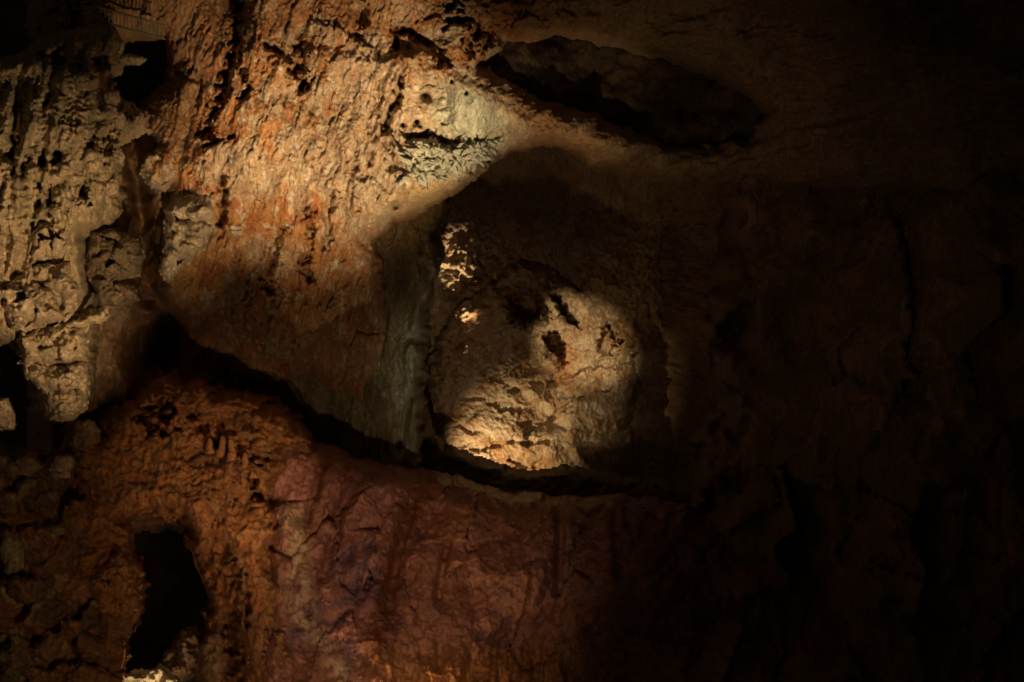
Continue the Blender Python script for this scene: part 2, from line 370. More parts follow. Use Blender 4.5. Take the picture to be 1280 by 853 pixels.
def alc_depth(x, y):
    wx = x + 12 * fbm(x / 45, y / 45, 71, 3); wy = y + 12 * fbm(x / 45, y / 45, 72, 3)
    D = rbf(x, y, ALC_D)
    wv = x + 4 * fbm(x / 14, y / 14, 77, 3); wh = y + 4 * fbm(x / 14, y / 14, 78, 3)
    D = D - 0.12 * fbm(wx / 70, wy / 60, 73, 3) - 0.07 * facets(wv / 34, wh / 20, 74) - (0.012 + 0.065 * smooth(500, 470, y)) * facets(wv / 9, wh / 8, 79)
    D = D - (0.018 + 0.02 * smooth(500, 470, y)) * fbm(x / 5, y / 5, 75, 3, 0.65) - 0.05 * smooth(470, 440, y) * smooth(640, 660, x) * fbm(x / 6, y / 12, 70, 3)
    D = D - 1.5 * np.sqrt(np.clip(1 - np.clip(1 - sdf(wx * .6 + x * .4 + 3 * fbm(x / 9, y / 9, 66, 2), wy * .6 + y * .4, [(524, 640), (526, 500), (540, 430), (575, 385), (628, 338), (648, 322), (692, 338), (742, 376), (790, 424), (797, 470), (793, 540), (798, 640)]) / 95, 0, 1) ** 2, 0, 1))
    wet = gauss(x, y, 595, 340, 55, 42)
    f1, f2, c = worley(wx / 13, wy / 17, 76); D = D - wet * 0.7 * np.clip(0.75 - f1, 0, 1)
    def hole(poly, d, r):
        nonlocal D
        D = D + d * smooth(-2, r, sdf(wx * .35 + x * .65 + 4 * fbm(x / 7, y / 7, 69, 3), wy * .35 + y * .65 + 4 * fbm(x / 7, y / 7, 68, 3), poly))
    hole([(632, 372), (650, 352), (672, 362), (686, 390), (690, 408), (660, 412), (636, 405)], 1.9, 16)
    hole([(688, 366), (704, 372), (722, 404), (726, 414), (712, 408), (700, 392)], 1.5, 4)
    hole([(680, 420), (694, 414), (703, 425), (709, 456), (700, 462), (684, 450)], 1.8, 5)
    hole([(756, 408), (762, 405), (764, 420), (770, 436), (760, 446), (748, 446), (745, 436)], 1.1, 4)
    hole([(768, 414), (778, 430), (772, 438)], 0.8, 3)
    brow = sdf(wx * .3 + x * .7, wy * .3 + y * .7, [(534, 520), (552, 506), (575, 498), (600, 505), (625, 508), (660, 512), (700, 530), (735, 560), (745, 610), (520, 610)])
    D = D - 0.22 * smooth(-2, 30, brow)                               # the swelling at the foot of the alcove
    lit = sdf(wx * .3 + x * .7, wy * .3 + y * .7, [(640, 322), (690, 335), (740, 375), (792, 425), (806, 480), (804, 590), (730, 600), (690, 520), (650, 490), (630, 470), (650, 440), (676, 420), (660, 360)])
    D = D - 0.22 * smooth(-4, 14, lit)
    for pts, w, d in (([(585, 560), (640, 548), (690, 552)], 3, 0.12), ([(560, 535), (600, 538)], 3, 0.1), ([(640, 490), (680, 486), (720, 470), (770, 460)], 4, 0.15),
                      ([(690, 470), (688, 500)], 3, 0.15), ([(660, 540), (720, 500), (760, 490)], 3, 0.14), ([(640, 575), (655, 582), (680, 578)], 3, 0.15)):
        D = D + gash(wx * .5 + x * .5, wy * .5 + y * .5, pts, w * 1.15, d * 1.3)
    return D

def alc_color(x, y):
    wx = x + 10 * fbm(x / 40, y / 40, 83, 3); wy = y + 10 * fbm(x / 40, y / 40, 84, 3)
    C = mix(TAN, (0.36, 0.21, 0.10), smooth(-0.2, 0.5, fbm(wx / 40, wy / 40, 85, 4)))
    C = mix(C, BUFF, 0.6 * smooth(0.0, 0.5, fbm(wx / 18, wy / 18, 86, 4)))
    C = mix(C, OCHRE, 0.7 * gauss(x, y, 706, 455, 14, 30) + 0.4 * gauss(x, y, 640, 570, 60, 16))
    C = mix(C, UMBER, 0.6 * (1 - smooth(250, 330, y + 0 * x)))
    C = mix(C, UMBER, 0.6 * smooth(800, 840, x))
    return C

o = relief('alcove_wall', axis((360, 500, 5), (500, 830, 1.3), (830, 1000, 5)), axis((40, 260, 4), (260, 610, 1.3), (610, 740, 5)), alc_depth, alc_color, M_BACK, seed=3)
tag(o, 'back wall of the round alcove, lit from below, with dark hollows and a bright swelling at its foot', 'cave wall', kind='structure')

# ------------------------------------------------------------------ greenish drapery left of the alcove
DRAPE = [(360, 180), (552, 180), (553, 250), (549, 300), (545, 340), (532, 385), (526, 430), (527, 480), (526, 520), (531, 560), (528, 600), (530, 680), (330, 680), (340, 470)]
def drape_depth(x, y):
    wx = x + 8 * fbm(x / 40, y / 60, 91, 3)
    D = rbf(x, y, [(360, 180, 16.0), (550, 180, 16.4), (420, 320, 15.9), (545, 320, 16.3), (400, 440, 16.4), (480, 420, 16.1), (520, 440, 15.6), (510, 560, 15.3), (470, 540, 16.0),
                   (400, 560, 17.2), (340, 640, 17.5), (440, 640, 16.5), (530, 660, 15.2)])
    D = D - 0.13 * ridged(wx / 20, y / 170, 92, 4, 0.6) - 0.05 * fbm(x / 6, y / 20, 93, 3, 0.6) - 0.1 * fbm(x / 40, y / 60, 94, 2)
    D = D + 0.35 * np.exp(-(seg_dist(x, y, [(528, 470), (505, 520), (500, 560)]) / 5) ** 2)
    D = D - 0.35 * np.exp(-(seg_dist(wx, y, [(548, 330), (520, 390), (515, 440), (512, 500), (520, 560)]) / 7) ** 2)
    return D
def drape_color(x, y):
    C = mix(OLIVE, (0.17, 0.11, 0.05), smooth(-0.1, 0.5, fbm(x / 18, y / 60, 95, 4)))
    C = mix(C, (0.42, 0.43, 0.32), 0.95 * np.exp(-(seg_dist(x + 8 * fbm(x / 20, y / 30, 96, 3), y, [(545, 340), (518, 400), (505, 440), (500, 500), (515, 570)]) / 16) ** 2))
    C = mix(C, (0.34, 0.28, 0.12), 0.8 * smooth(0.1, 0.5, fbm(x / 6, y / 40, 97, 3)) * gauss(x, y, 475, 420, 50, 60))
    return mix(C, BROWN, 0.8 * (1 - smooth(250, 360, y + 0 * x)))
o = relief('flowstone_drapery', axis((330, 420, 4), (420, 560, 1.5)), axis((180, 680, 2)), drape_depth, drape_color, M_CALC, DRAPE, R=16, back=0.9, rag=9, ragf=34, seed=4)
tag(o, 'greenish fluted flowstone drapery hanging down in the shade at the left of the alcove', 'drapery')

# ------------------------------------------------------------------ dark ledge in front of the alcove
LEDGE = [(500, 480), (527, 500), (537, 542), (556, 561), (600, 577), (640, 590), (672, 594), (705, 587), (740, 592), (790, 602), (850, 606), (950, 600), (950, 760), (480, 760)]
def ledge_depth(x, y):
    D = rbf(x, y, [(500, 480, 17.2), (540, 560, 16.9), (640, 600, 16.6), (640, 640, 16.0), (800, 610, 16.6), (800, 660, 16), (950, 620, 16), (500, 740, 15.6), (900, 760, 15.4)])
    return D - 0.12 * ridged(x / 50, y / 24, 101, 3) - 0.04 * fbm(x / 9, y / 8, 102, 3)
def ledge_color(x, y):
    return mix(UMBER, (0.30, 0.22, 0.09), gauss(x, y, 640, 612, 40, 10, 12) + 0.3 * smooth(0, 0.5, fbm(x / 20, y / 12, 103, 3)))  # lighter oval paints the lit spot in; the rest is mottling
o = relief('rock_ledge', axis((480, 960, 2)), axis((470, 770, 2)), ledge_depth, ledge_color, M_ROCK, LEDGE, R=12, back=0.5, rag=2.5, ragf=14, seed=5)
tag(o, 'dark rock ledge along the foot of the lit alcove', 'ledge')

# ------------------------------------------------------------------ dark wall on the right
RIGHT = [(880, 200), (893, 240), (900, 320), (884, 395), (898, 450), (890, 520), (872, 590), (858, 660), (850, 960), (1700, 960), (1700, 150), (1000, 150)]
def right_depth(x, y):
    wx = x + 20 * fbm(x / 80, y / 80, 111, 3); wy = y + 20 * fbm(x / 80, y / 80, 112, 3)
    D = rbf(x, y, [(880, 220, 14.8), (900, 420, 14.6), (880, 640, 14.2), (870, 940, 13.4), (1000, 300, 13.6), (1040, 420, 13.2), (1000, 560, 13.5), (1000, 900, 12), (1200, 300, 11.5), (1200, 600, 10.5),
                   (1200, 900, 9.5), (1500, 300, 8.5), (1500, 900, 7.5), (1700, 150, 8), (1700, 960, 6.5)])
    D = D - 0.7 * fbm(wx / 170, wy / 230, 113, 3) - 0.3 * facets(wx / 90, wy / 150, 114, 1.2) - 0.12 * facets(wx / 34, wy / 60, 117) - 0.04 * fbm(x / 16, y / 22, 115, 4, 0.6)
    return D
def right_color(x, y):
    return mix(UMBER, BROWN, smooth(-0.2, 0.5, fbm(x / 60, y / 90, 116, 4)))
o = relief('cave_wall', axis((840, 1060, 3), (1060, 1300, 4), (1300, 1710, 10)), axis((140, 870, 3.5), (870, 970, 10)), right_depth, right_color, M_ROCK, RIGHT, R=80, back=2.4, rag=26, ragf=60, seed=6)
tag(o, 'nearly black rough rock wall filling the right of the cave', 'cave wall', kind='structure')

# ------------------------------------------------------------------ red and purple mound
MOUND = [(320, 520), (356, 545), (400, 558), (438, 576), (480, 583), (520, 588), (548, 592), (600, 612), (640, 620), (700, 624), (780, 622), (850, 632), (920, 660), (1000, 740), (1080, 853), (1160, 980), (300, 980), (330, 700)]
def mound_depth(x, y):
    wx = x + 5 * fbm(x / 60, y / 60, 121, 3); wy = y + 5 * fbm(x / 60, y / 60, 122, 3)
    D = rbf(x, y, [(340, 560, 13.4), (430, 580, 13.2), (520, 592, 13.4), (640, 625, 13.8), (800, 630, 14.0), (920, 680, 13.8), (380, 700, 12.2), (480, 700, 12.3), (640, 720, 12.6), (800, 730, 12.9),
                   (390, 850, 11.2), (500, 850, 11.6), (640, 780, 12.8), (640, 850, 12.2), (800, 850, 12.6), (1000, 850, 12.6), (400, 980, 10.3), (800, 980, 11.4), (1150, 980, 11.8)])
    k = (wx + 0.42 * wy)                                              # folds run down to the left
    k2 = x + 0.42 * y + 4 * fbm(x / 12, y / 12, 129, 3)
    D = D - 0.06 * ridged(k / 70, (wy - 0.4 * wx) / 260, 123, 3, 0.5) - 0.14 * fbm(wx / 70, wy / 80, 124, 3) - 0.17 * facets(k2 / 48, (y - 0.4 * x) / 80, 128, 1.0) - 0.035 * facets(k2 / 13, (y - 0.4 * x) / 18, 130, 0.9) - 0.012 * fbm(x / 3.5, y / 4, 119, 2) - 0.018 * fbm(x / 9, y / 13, 125, 4, 0.6)
    under = smooth(-10, 40, wy - np.interp(x, [340, 470, 540, 600, 640, 700, 735, 780, 850, 950, 1100], [990, 990, 900, 790, 757, 745, 734, 748, 752, 740, 760]))
    D = D + 0.3 * under                                               # undercut along the lower right
    for pts, w, d in (([(530, 585), (510, 640), (495, 700), (488, 760)], 9, 0.18), ([(445, 600), (420, 660), (405, 720)], 8, 0.2), ([(400, 590), (385, 650)], 6, 0.15), ([(770, 640), (772, 720)], 5, 0.2), ([(560, 680), (548, 745)], 6, 0.2),
                      ([(462, 722), (458, 735)], 3, 0.2), ([(700, 640), (698, 740)], 6, 0.18)):
        D = D + d * np.exp(-(seg_dist(wx * .4 + x * .6, wy * .4 + y * .6, pts) / w) ** 2)
    cr = np.exp(-(seg_dist(wx * .4 + x * .6, wy * .4 + y * .6, [(362, 650), (368, 700), (372, 760), (400, 800), (430, 840), (440, 900)]) / 16) ** 2)
    f1, f2, c = worley(wx / 12, wy / 14, 126); D = D - cr * 0.10 * (0.8 - f1)
    h = smooth(790, 850, y) * smooth(440, 520, x) * (1 - smooth(720, 800, x)); D = D - h * 0.16 * ridged(x / 20, y / 90, 127, 3)
    return D
def mound_color(x, y):
    wx = x + 14 * fbm(x / 45, y / 60, 131, 4); wy = y + 14 * fbm(x / 45, y / 60, 132, 4)
    k = wx + 0.42 * wy
    C = mix(PINK, PURPLE, smooth(0.0, 0.6, fbm(wx / 60, wy / 60, 133, 4) + 0.9 * gauss(x, y, 440, 760, 55, 35) + 0.5 * gauss(x, y, 470, 700, 40, 40) - 0.2))
    st = smooth(0.0, 0.35, fbm(k / 34, wy / 260, 134, 3))
    for pts, w in (([(440, 590), (425, 640), (405, 700), (395, 740)], 10), ([(405, 585), (385, 640), (376, 690)], 7), ([(545, 600), (515, 640), (498, 700), (485, 770), (460, 840)], 20)):
        st = np.maximum(st * 0.75, np.exp(-(seg_dist(wx * .5 + x * .5, wy * .5 + y * .5, pts) / w) ** 2))
    C = mix(C, (0.15, 0.045, 0.015), 0.92 * st)
    C = mix(C, (0.27, 0.11, 0.055), 0.5 * smooth(480, 560, x + 0.1 * y - 60)); C = mix(C, PURPLE, 0.5 * smooth(0.1, 0.5, fbm(wx / 50, wy / 50, 135, 3)) * smooth(560, 640, x))
    cr = np.exp(-(seg_dist(wx * .5 + x * .5, wy * .5 + y * .5, [(365, 640), (370, 700), (372, 760), (395, 800), (430, 840), (440, 900)]) / 13) ** 2)
    C = mix(C, (0.44, 0.31, 0.19), np.clip(0.9 * cr * smooth(-0.6, 0.1, fbm(x / 14, y / 14, 136, 3)), 0, 1))
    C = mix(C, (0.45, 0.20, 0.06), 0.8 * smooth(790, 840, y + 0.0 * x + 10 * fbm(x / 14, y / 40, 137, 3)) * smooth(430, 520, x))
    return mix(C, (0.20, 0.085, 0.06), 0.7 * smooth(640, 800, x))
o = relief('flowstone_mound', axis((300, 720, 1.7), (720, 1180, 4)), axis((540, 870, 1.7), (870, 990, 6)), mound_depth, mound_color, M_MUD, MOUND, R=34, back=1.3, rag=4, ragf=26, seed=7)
tag(o, 'large mound of red, pink and purple streaked flowstone below the alcove', 'flowstone mound')

# ------------------------------------------------------------------ orange arch with the black opening
ARCH = [(90, 520), (120, 545), (140, 512), (172, 498), (200, 476), (225, 470), (262, 486), (310, 492), (350, 508), (372, 530), (396, 560), (370, 574), (354, 590), (338, 622), (352, 662), (341, 700), (360, 736), (353, 772), (382, 800), (374, 850), (390, 990), (60, 990), (60, 700)]
OPEN = [(150, 652), (176, 640), (208, 640), (228, 656), (244, 686), (254, 718), (262, 745), (259, 775), (254, 805), (250, 860), (248, 1000), (146, 1000), (148, 860), (154, 800), (172, 770), (180, 735), (172, 700), (164, 675)]
def arch_depth(x, y):
    wx = x + 10 * fbm(x / 40, y / 40, 141, 3); wy = y + 10 * fbm(x / 40, y / 40, 142, 3)
    D = rbf(x, y, [(90, 520, 13.6), (130, 560, 13.4), (200, 480, 13.8), (300, 495, 13.6), (380, 550, 13.2), (200, 560, 13.0), (280, 600, 12.2), (330, 640, 12.0), (180, 640, 12.6), (260, 700, 12.2), (300, 780, 11.8), (340, 800, 11.4),
                   (120, 700, 12.2), (140, 780, 11.8), (100, 860, 11.6), (260, 850, 11.6), (360, 900, 11.0), (80, 600, 13.2)])
    leg = smooth(235, 270, x) * smooth(600, 660, y)
    D = D - leg * 0.11 * ridged(wx / 17, wy / 150, 143, 4, 0.6)
    D = D - 0.16 * fbm(wx / 60, wy / 50, 144, 3) - 0.08 * ridged(wx / 22, wy / 18, 145, 4, 0.6) * (1 - 0.6 * leg)
    f1, f2, c = worley(wx / 20, wy / 15, 146); top = gauss(x, y, 290, 600, 70, 60)
    D = D - top * 0.22 * (c - 0.5) * smooth(0, 0.1, f2 - f1) + top * 0.1 * (1 - smooth(0, 0.12, f2 - f1))
    D = D - 0.03 * fbm(x / 6, y / 7, 147, 3, 0.6)
    D = D + 0.55 * np.exp(-(seg_dist(wx, wy, [(268, 690), (284, 770), (292, 880)]) / 15) ** 2)
    for pts, w, d in (([(288, 770), (290, 853), (292, 950)], 8, 0.5), ([(308, 720), (310, 790)], 3, 0.35), ([(325, 620), (318, 600)], 6, 0.4), ([(340, 790), (336, 853)], 5, 0.4), ([(200, 520), (180, 500)], 16, 0.5),
                      ([(240, 515), (255, 540), (275, 560)], 5, 0.25), ([(360, 790), (375, 840)], 5, 0.35), ([(350, 640), (352, 720)], 4, 0.3), ([(278, 690), (298, 730)], 8, 0.25)):
        D = D + gash(wx * .4 + x * .6, wy * .4 + y * .6, pts, w * 1.15, d * 1.3)
    slab = sdf(wx * .3 + x * .7, wy * .3 + y * .7, [(104, 722), (122, 708), (150, 690), (162, 705), (176, 765), (160, 790), (130, 812), (118, 775)])
    D = D - 0.4 * smooth(0, 14, slab)
    return D
def arch_color(x, y):
    wx = x + 10 * fbm(x / 40, y / 40, 151, 3); wy = y + 10 * fbm(x / 40, y / 40, 152, 3)
    C = mix((0.48, 0.19, 0.06), (0.28, 0.11, 0.036), smooth(-0.2, 0.4, fbm(wx / 40, wy / 40, 153, 4)))
    C = mix(C, (0.50, 0.27, 0.11), 0.6 * smooth(0.1, 0.5, fbm(wx / 20, wy / 20, 154, 4)))
    C = mix(C, TAN, 0.7 * gauss(x, y, 262, 830, 18, 50))
    C = mix(C, (0.40, 0.24, 0.07), 0.6 * gauss(x, y, 350, 760, 18, 90))
    return mix(C, UMBER, 0.4 * smooth(0.2, 0.6, fbm(wx / 12, wy / 18, 155, 3)))
o = relief('rock_arch', axis((50, 410, 1.6)), axis((460, 870, 1.6), (870, 1000, 6)), arch_depth, arch_color, M_ROCK, ARCH, [OPEN], R=24, back=1.3, rag=8, ragf=24, seed=8)
tag(o, 'rough orange rock arch standing over a black opening', 'rock arch')

# ------------------------------------------------------------------ rubble slope on the left
def rub_depth(x, y):
    wx = x + 14 * fbm(x / 40, y / 40, 161, 3); wy = y + 14 * fbm(x / 40, y / 40, 162, 3)
    D = rbf(x, y, [(-150, 500, 12.5), (0, 520, 12.6), (120, 540, 13.4), (60, 620, 12.2), (-100, 700, 11.2), (60, 740, 11.6), (140, 700, 12.6), (0, 850, 10.8), (130, 850, 11.5), (-100, 980, 10), (160, 980, 11)])
    f1, f2, c = worley(wx / 46, wy / 38, 163); D = D - 0.6 * (c - 0.5) * smooth(0, 0.2, f2 - f1) + 0.10 * (1 - smooth(0, 0.2, f2 - f1))
    g1, g2, e = worley(wx / 19 + 0.3 * wy / 19, wy / 26, 164); D = D - 0.22 * (e - 0.5) * smooth(0, 0.15, g2 - g1)
    return D - 0.15 * fbm(wx / 60, wy / 60, 165, 3) - 0.06 * ridged(wx / 16, wy / 22, 166, 3) - 0.03 * fbm(x / 6, y / 6, 167, 3)
def rub_color(x, y):
    wx = x + 10 * fbm(x / 30, y / 30, 171, 3); wy = y + 10 * fbm(x / 30, y / 30, 172, 3)
    C = mix((0.28, 0.115, 0.04), UMBER, smooth(-0.1, 0.4, fbm(wx / 40, wy / 50, 173, 4)))
    return mix(C, (0.42, 0.30, 0.15), 0.8 * smooth(0.15, 0.5, fbm(wx / 22, wy / 30, 174, 4) + 0.4 * (1 - smooth(0, 60, x)) - 0.1))
o = relief('rubble_slope', axis((-200, -20, 6), (-20, 185, 1.8)), axis((530, 870, 1.8), (870, 1000, 6)), rub_depth, rub_color, M_ROCK,
           [(-200, 545), (0, 556), (60, 575), (100, 560), (118, 600), (130, 680), (150, 760), (165, 1000), (-200, 1000)], R=24, back=1.0, rag=6, ragf=20, seed=9)
tag(o, 'shadowy slope of tumbled orange and brown rock at the lower left', 'rubble', kind='structure')

# ------------------------------------------------------------------ backdrop rock behind every gap, its colour darkened for shade, and the floor
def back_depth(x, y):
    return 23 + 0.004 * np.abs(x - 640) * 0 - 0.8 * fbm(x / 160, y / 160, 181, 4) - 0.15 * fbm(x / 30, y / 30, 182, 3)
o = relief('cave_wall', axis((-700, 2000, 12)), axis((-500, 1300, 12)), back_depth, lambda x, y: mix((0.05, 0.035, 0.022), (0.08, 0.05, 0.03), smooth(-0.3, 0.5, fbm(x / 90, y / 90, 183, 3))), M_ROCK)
tag(o, 'farthest rock wall, colour darkened for shade, seen only through the black gaps', 'cave wall', kind='structure')

def up_depth(x, y):
    return rbf(x, y, [(560, 20, 14.0), (620, 100, 13.7), (700, 50, 14.9), (700, 100, 14.4), (800, 80, 15.0), (960, 140, 14.1), (790, 175, 14.5), (1000, 40, 14.3), (700, 135, 14.1), (640, 105, 13.7), (560, 178, 14.2), (620, 178, 14.4), (700, 178, 14.8)]) - 0.3 * fbm(x / 60, y / 50, 185, 4) - 0.06 * facets(x / 20, y / 26, 186)
o = relief('cave_ceiling', axis((540, 1010, 3)), axis((0, 178, 3)), up_depth, lambda x, y: mix((0.07, 0.045, 0.026), (0.12, 0.07, 0.036), smooth(-0.3, 0.5, fbm(x / 50, y / 50, 187, 3))), M_ROCK)  # pocket shade deepened by a darker albedo
tag(o, 'brown back, darkened in colour for shade, of the long dark pocket above the arch rim', 'cave ceiling', kind='structure')

# ------------------------------------------------------------------ pale flowstone column on the left
def root(name, loc, label, cat, group=None):
    e = bpy.data.objects.new(name, None); COL.objects.link(e); e.location = loc; e.empty_display_size = 0.2
    return tag(e, label, cat, group)

colm = root('flowstone_column', P(60, 540, 12), 'pale ridged flowstone column hanging at the left edge, tapering to a tongue', 'flowstone column')
COLO = [(-160, 80), (-20, 70), (20, 78), (44, 62), (70, 45), (100, 40), (140, 40), (150, 56), (148, 90), (128, 100), (130, 118), (158, 132), (182, 148), (184, 160), (160, 172), (145, 182), (146, 225), (150, 245), (146, 268),
(128, 284), (112, 300), (108, 350), (122, 372), (120, 392), (116, 430), (112, 500), (60, 470), (20, 430), (-20, 420), (-160, 430)]
def col_depth(x, y):
    wx = x + 5 * fbm(x / 32, y / 32, 191, 3); wy = y + 5 * fbm(x / 32, y / 32, 192, 3)
    D = rbf(x, y, [(-150, 90, 12.4), (0, 90, 12.6), (60, 60, 12.8), (130, 60, 13.2), (60, 130, 11.9), (0, 200, 11.5), (100, 200, 11.8), (160, 160, 12.5), (140, 240, 12.4), (60, 300, 11.7), (0, 320, 11.6), (120, 330, 12.5),
                   (170, 330, 13.0), (0, 420, 11.8), (80, 420, 12.2), (150, 470, 13.2), (-150, 420, 11.4), (90, 500, 12.8)])
    D = D - 0.22 * fbm(wx / 50, wy / 60, 193, 3)
    fl = ridged((wx + 0.15 * wy) / 30, wy / 170, 194, 3, 0.5); D = D - 0.30 * fl                       # hanging flutes
    rid = np.abs(((wy * 1.0 + 0.22 * wx + 5 * fbm(x / 14, y / 14, 195, 2)) / 9.0) % 1 - 0.5) * 2         # fine stacked rims
    zone = gauss(x, y, 80, 155, 80, 62); D = D - 0.10 * zone * smooth(0.15, 0.85, rid) * (0.6 + 0.8 * fbm(x / 12, y / 9, 199, 2))
    rid2 = np.abs(((wy + 0.08 * wx) / 11) % 1 - 0.5) * 2; z2 = gauss(x, y, 20, 262, 42, 34) + gauss(x, y, 128, 215, 24, 18); D = D - 0.10 * z2 * rid2
    f1, f2, c = worley(wx / 17, wy / 15, 196); z3 = gauss(x, y, 95, 230, 50, 40) + gauss(x, y, 140, 140, 40, 30); D = D - z3 * 0.24 * (0.75 - f1)
    for pts, w, d in (([(26, 206), (55, 200), (72, 195)], 11, 0.35), ([(55, 210), (60, 240), (45, 290)], 8, 0.25), ([(0, 190), (16, 185)], 9, 0.5), ([(103, 238), (106, 255)], 5, 0.6), ([(128, 178), (140, 190)], 10, 0.5),
                      ([(60, 70), (72, 75)], 9, 0.25), ([(120, 75), (130, 78)], 9, 0.3)):
        D = D + gash(wx * .5 + x * .5, wy * .5 + y * .5, pts, w * 1.15, d * 1.3)
    D = D + 1.3 * smooth(0, 16, sdf(wx, wy, [(92, 282), (112, 275), (138, 284), (134, 330), (150, 352), (140, 372), (118, 396), (100, 398), (104, 366), (94, 330)]))
    D = D - 0.05 * facets(wx / 9, wy / 7, 197) - 0.03 * fbm(x / 5, y / 4, 198, 3, 0.6)
    return D
def col_color(x, y):
    C = mix((0.55, 0.40, 0.25), (0.40, 0.30, 0.18), smooth(-0.2, 0.5, fbm(x / 22, y / 34, 201, 4)))
    C = mix(C, (0.58, 0.44, 0.24), 0.6 * smooth(0.1, 0.5, fbm(x / 12, y / 16, 202, 3)))
    C = mix(C, OLIVE, 0.5 * smooth(0.1, 0.5, fbm(x / 26, y / 18, 203, 3)) * (1 - smooth(240, 330, y)))
    return mix(C, UMBER, 0.45 * (1 - smooth(60, 120, y + 0 * x)) + 0.6 * smooth(105, 150, x) * smooth(270, 320, y))  # shade of the right recess put in as umber; top darkened too
relief('flowstone_curtain', axis((-160, -20, 6), (-20, 195, 1.35)), axis((30, 520, 1.35)), col_depth, col_color, M_CALC, COLO, R=16, back=0.9, rag=4, ragf=15, seed=10, parent=colm)

def chunk(name, poly, depth, thick, R, col, mat, parent=None, step=1.6, pit=0.05, pscale=7, seed=1, tilt=(0, 0), rag=2.5, fold=0, col2=None):
    """one solid lump of rock: a sculpted front inside its outline, closed by a flat back"""
    px = np.array(poly, float); x0, y0 = px.min(0) - 5; x1, y1 = px.max(0) + 5
    xs = np.arange(x0, x1 + step, step); ys = np.arange(y0, y1 + step, step)
    x, y = np.meshgrid(xs, ys)
    cx, cy = px.mean(0)
    wx = x + rag * fbm(x / 12, y / 12, seed + 5, 3); wy = y + rag * fbm(x / 12, y / 12, seed + 6, 3)
    s = sdf(wx, wy, poly)
    t = np.clip(1 - s / R, 0, 1)
    h = thick * np.sqrt(np.clip(1 - t * t, 0, 1))
    g1, g2, c = worley(wx / pscale, wy / pscale, seed + 7)
    h = h * (1 + 0.25 * fbm(x / 24, y / 24, seed + 8, 3) + 0.5 * facets(wx / 16, wy / 14, seed + 2, 1.1)) + np.clip(s / 4, 0, 1) * (pit * (0.7 - g1) * 1.6 + pit * 0.7 * fbm(x / 4.5, y / 4.5, seed + 9, 3) + fold * ridged((y + .2 * x) / 10, x / 60, seed + 3, 2))
    D = depth + tilt[0] * (x - cx) + tilt[1] * (y - cy) - h
    keep = s > -1.5 * step
    q = keep[:-1, :-1] & keep[1:, :-1] & keep[:-1, 1:] & keep[1:, 1:]
    n = x.size; idx = np.arange(n).reshape(x.shape)
    F = np.stack([idx[:-1, :-1][q], idx[1:, :-1][q], idx[1:, 1:][q], idx[:-1, 1:][q]], -1)
    fr = np.stack([(x - 640) / FOC * D, D, CZ - (y - 426.5) / FOC * D], -1).reshape(-1, 3)
    Db = depth + tilt[0] * (x - cx) + tilt[1] * (y - cy) + 0.55 * thick * np.sqrt(np.clip(1 - t * t, 0, 1)) + 0.01
    bk = np.stack([(x - 640) / FOC * Db, Db, CZ - (y - 426.5) / FOC * Db], -1).reshape(-1, 3)
    Bf = F[:, ::-1] + n
    e = np.concatenate([F[:, [0, 1]], F[:, [1, 2]], F[:, [2, 3]], F[:, [3, 0]]])
    key = e[:, 0] * n + e[:, 1]; rkey = e[:, 1] * n + e[:, 0]
    b = e[~np.isin(key, rkey)]
    side = np.stack([b[:, 1], b[:, 0], b[:, 0] + n, b[:, 1] + n], -1)
    c2 = col2 if col2 is not None else tuple(v * 0.72 for v in col)
    C = mix(col, c2, smooth(-0.3, 0.5, fbm(x / 14, y / 18, seed + 11, 4))).reshape(-1, 3)
    return mesh(name, np.concatenate([fr, bk]), np.concatenate([F, Bf, side]), np.concatenate([C, C]), mat, parent)

PALEF = (0.60, 0.44, 0.28)
# flowstone blocks that make up the lower column
for i, (poly, d, th, R) in enumerate((
    ([(38, 290), (50, 278), (88, 286), (90, 320), (60, 326), (38, 326)], 11.75, 0.55, 18),
    ([(38, 330), (88, 327), (90, 345), (100, 362), (86, 374), (60, 360), (40, 348)], 11.8, 0.55, 18),
    ([(-30, 350), (30, 345), (62, 362), (82, 398), (40, 412), (14, 414), (0, 378), (-30, 372)], 11.7, 0.6, 22),
    ([(20, 420), (60, 408), (108, 402), (110, 452), (70, 456), (30, 452)], 12.0, 0.6, 22),
    ([(24, 452), (60, 456), (110, 450), (112, 480), (108, 512), (88, 526), (62, 524), (56, 490), (30, 470)], 12.1, 0.6, 24))):
    chunk('flowstone_block', poly, d, th, R, PALEF, M_CALC, colm, pit=0.05, pscale=6, seed=210 + i * 13, step=1.3)
chunk('flowstone_spur', [(60, 412), (85, 404), (110, 396), (132, 388), (136, 396), (126, 404), (100, 408), (70, 420)], 11.7, 0.18, 8, PALEF, M_CALC, colm, seed=300, step=1.3)
chunk('flowstone_lobe', [(112, 292), (140, 286), (166, 294), (181, 318), (174, 344), (152, 350), (168, 360), (174, 372), (150, 384), (124, 380), (108, 340)], 13.4, 0.6, 24, (0.26, 0.18, 0.10), M_CALC, colm, pit=0.06, seed=333, step=1.3)
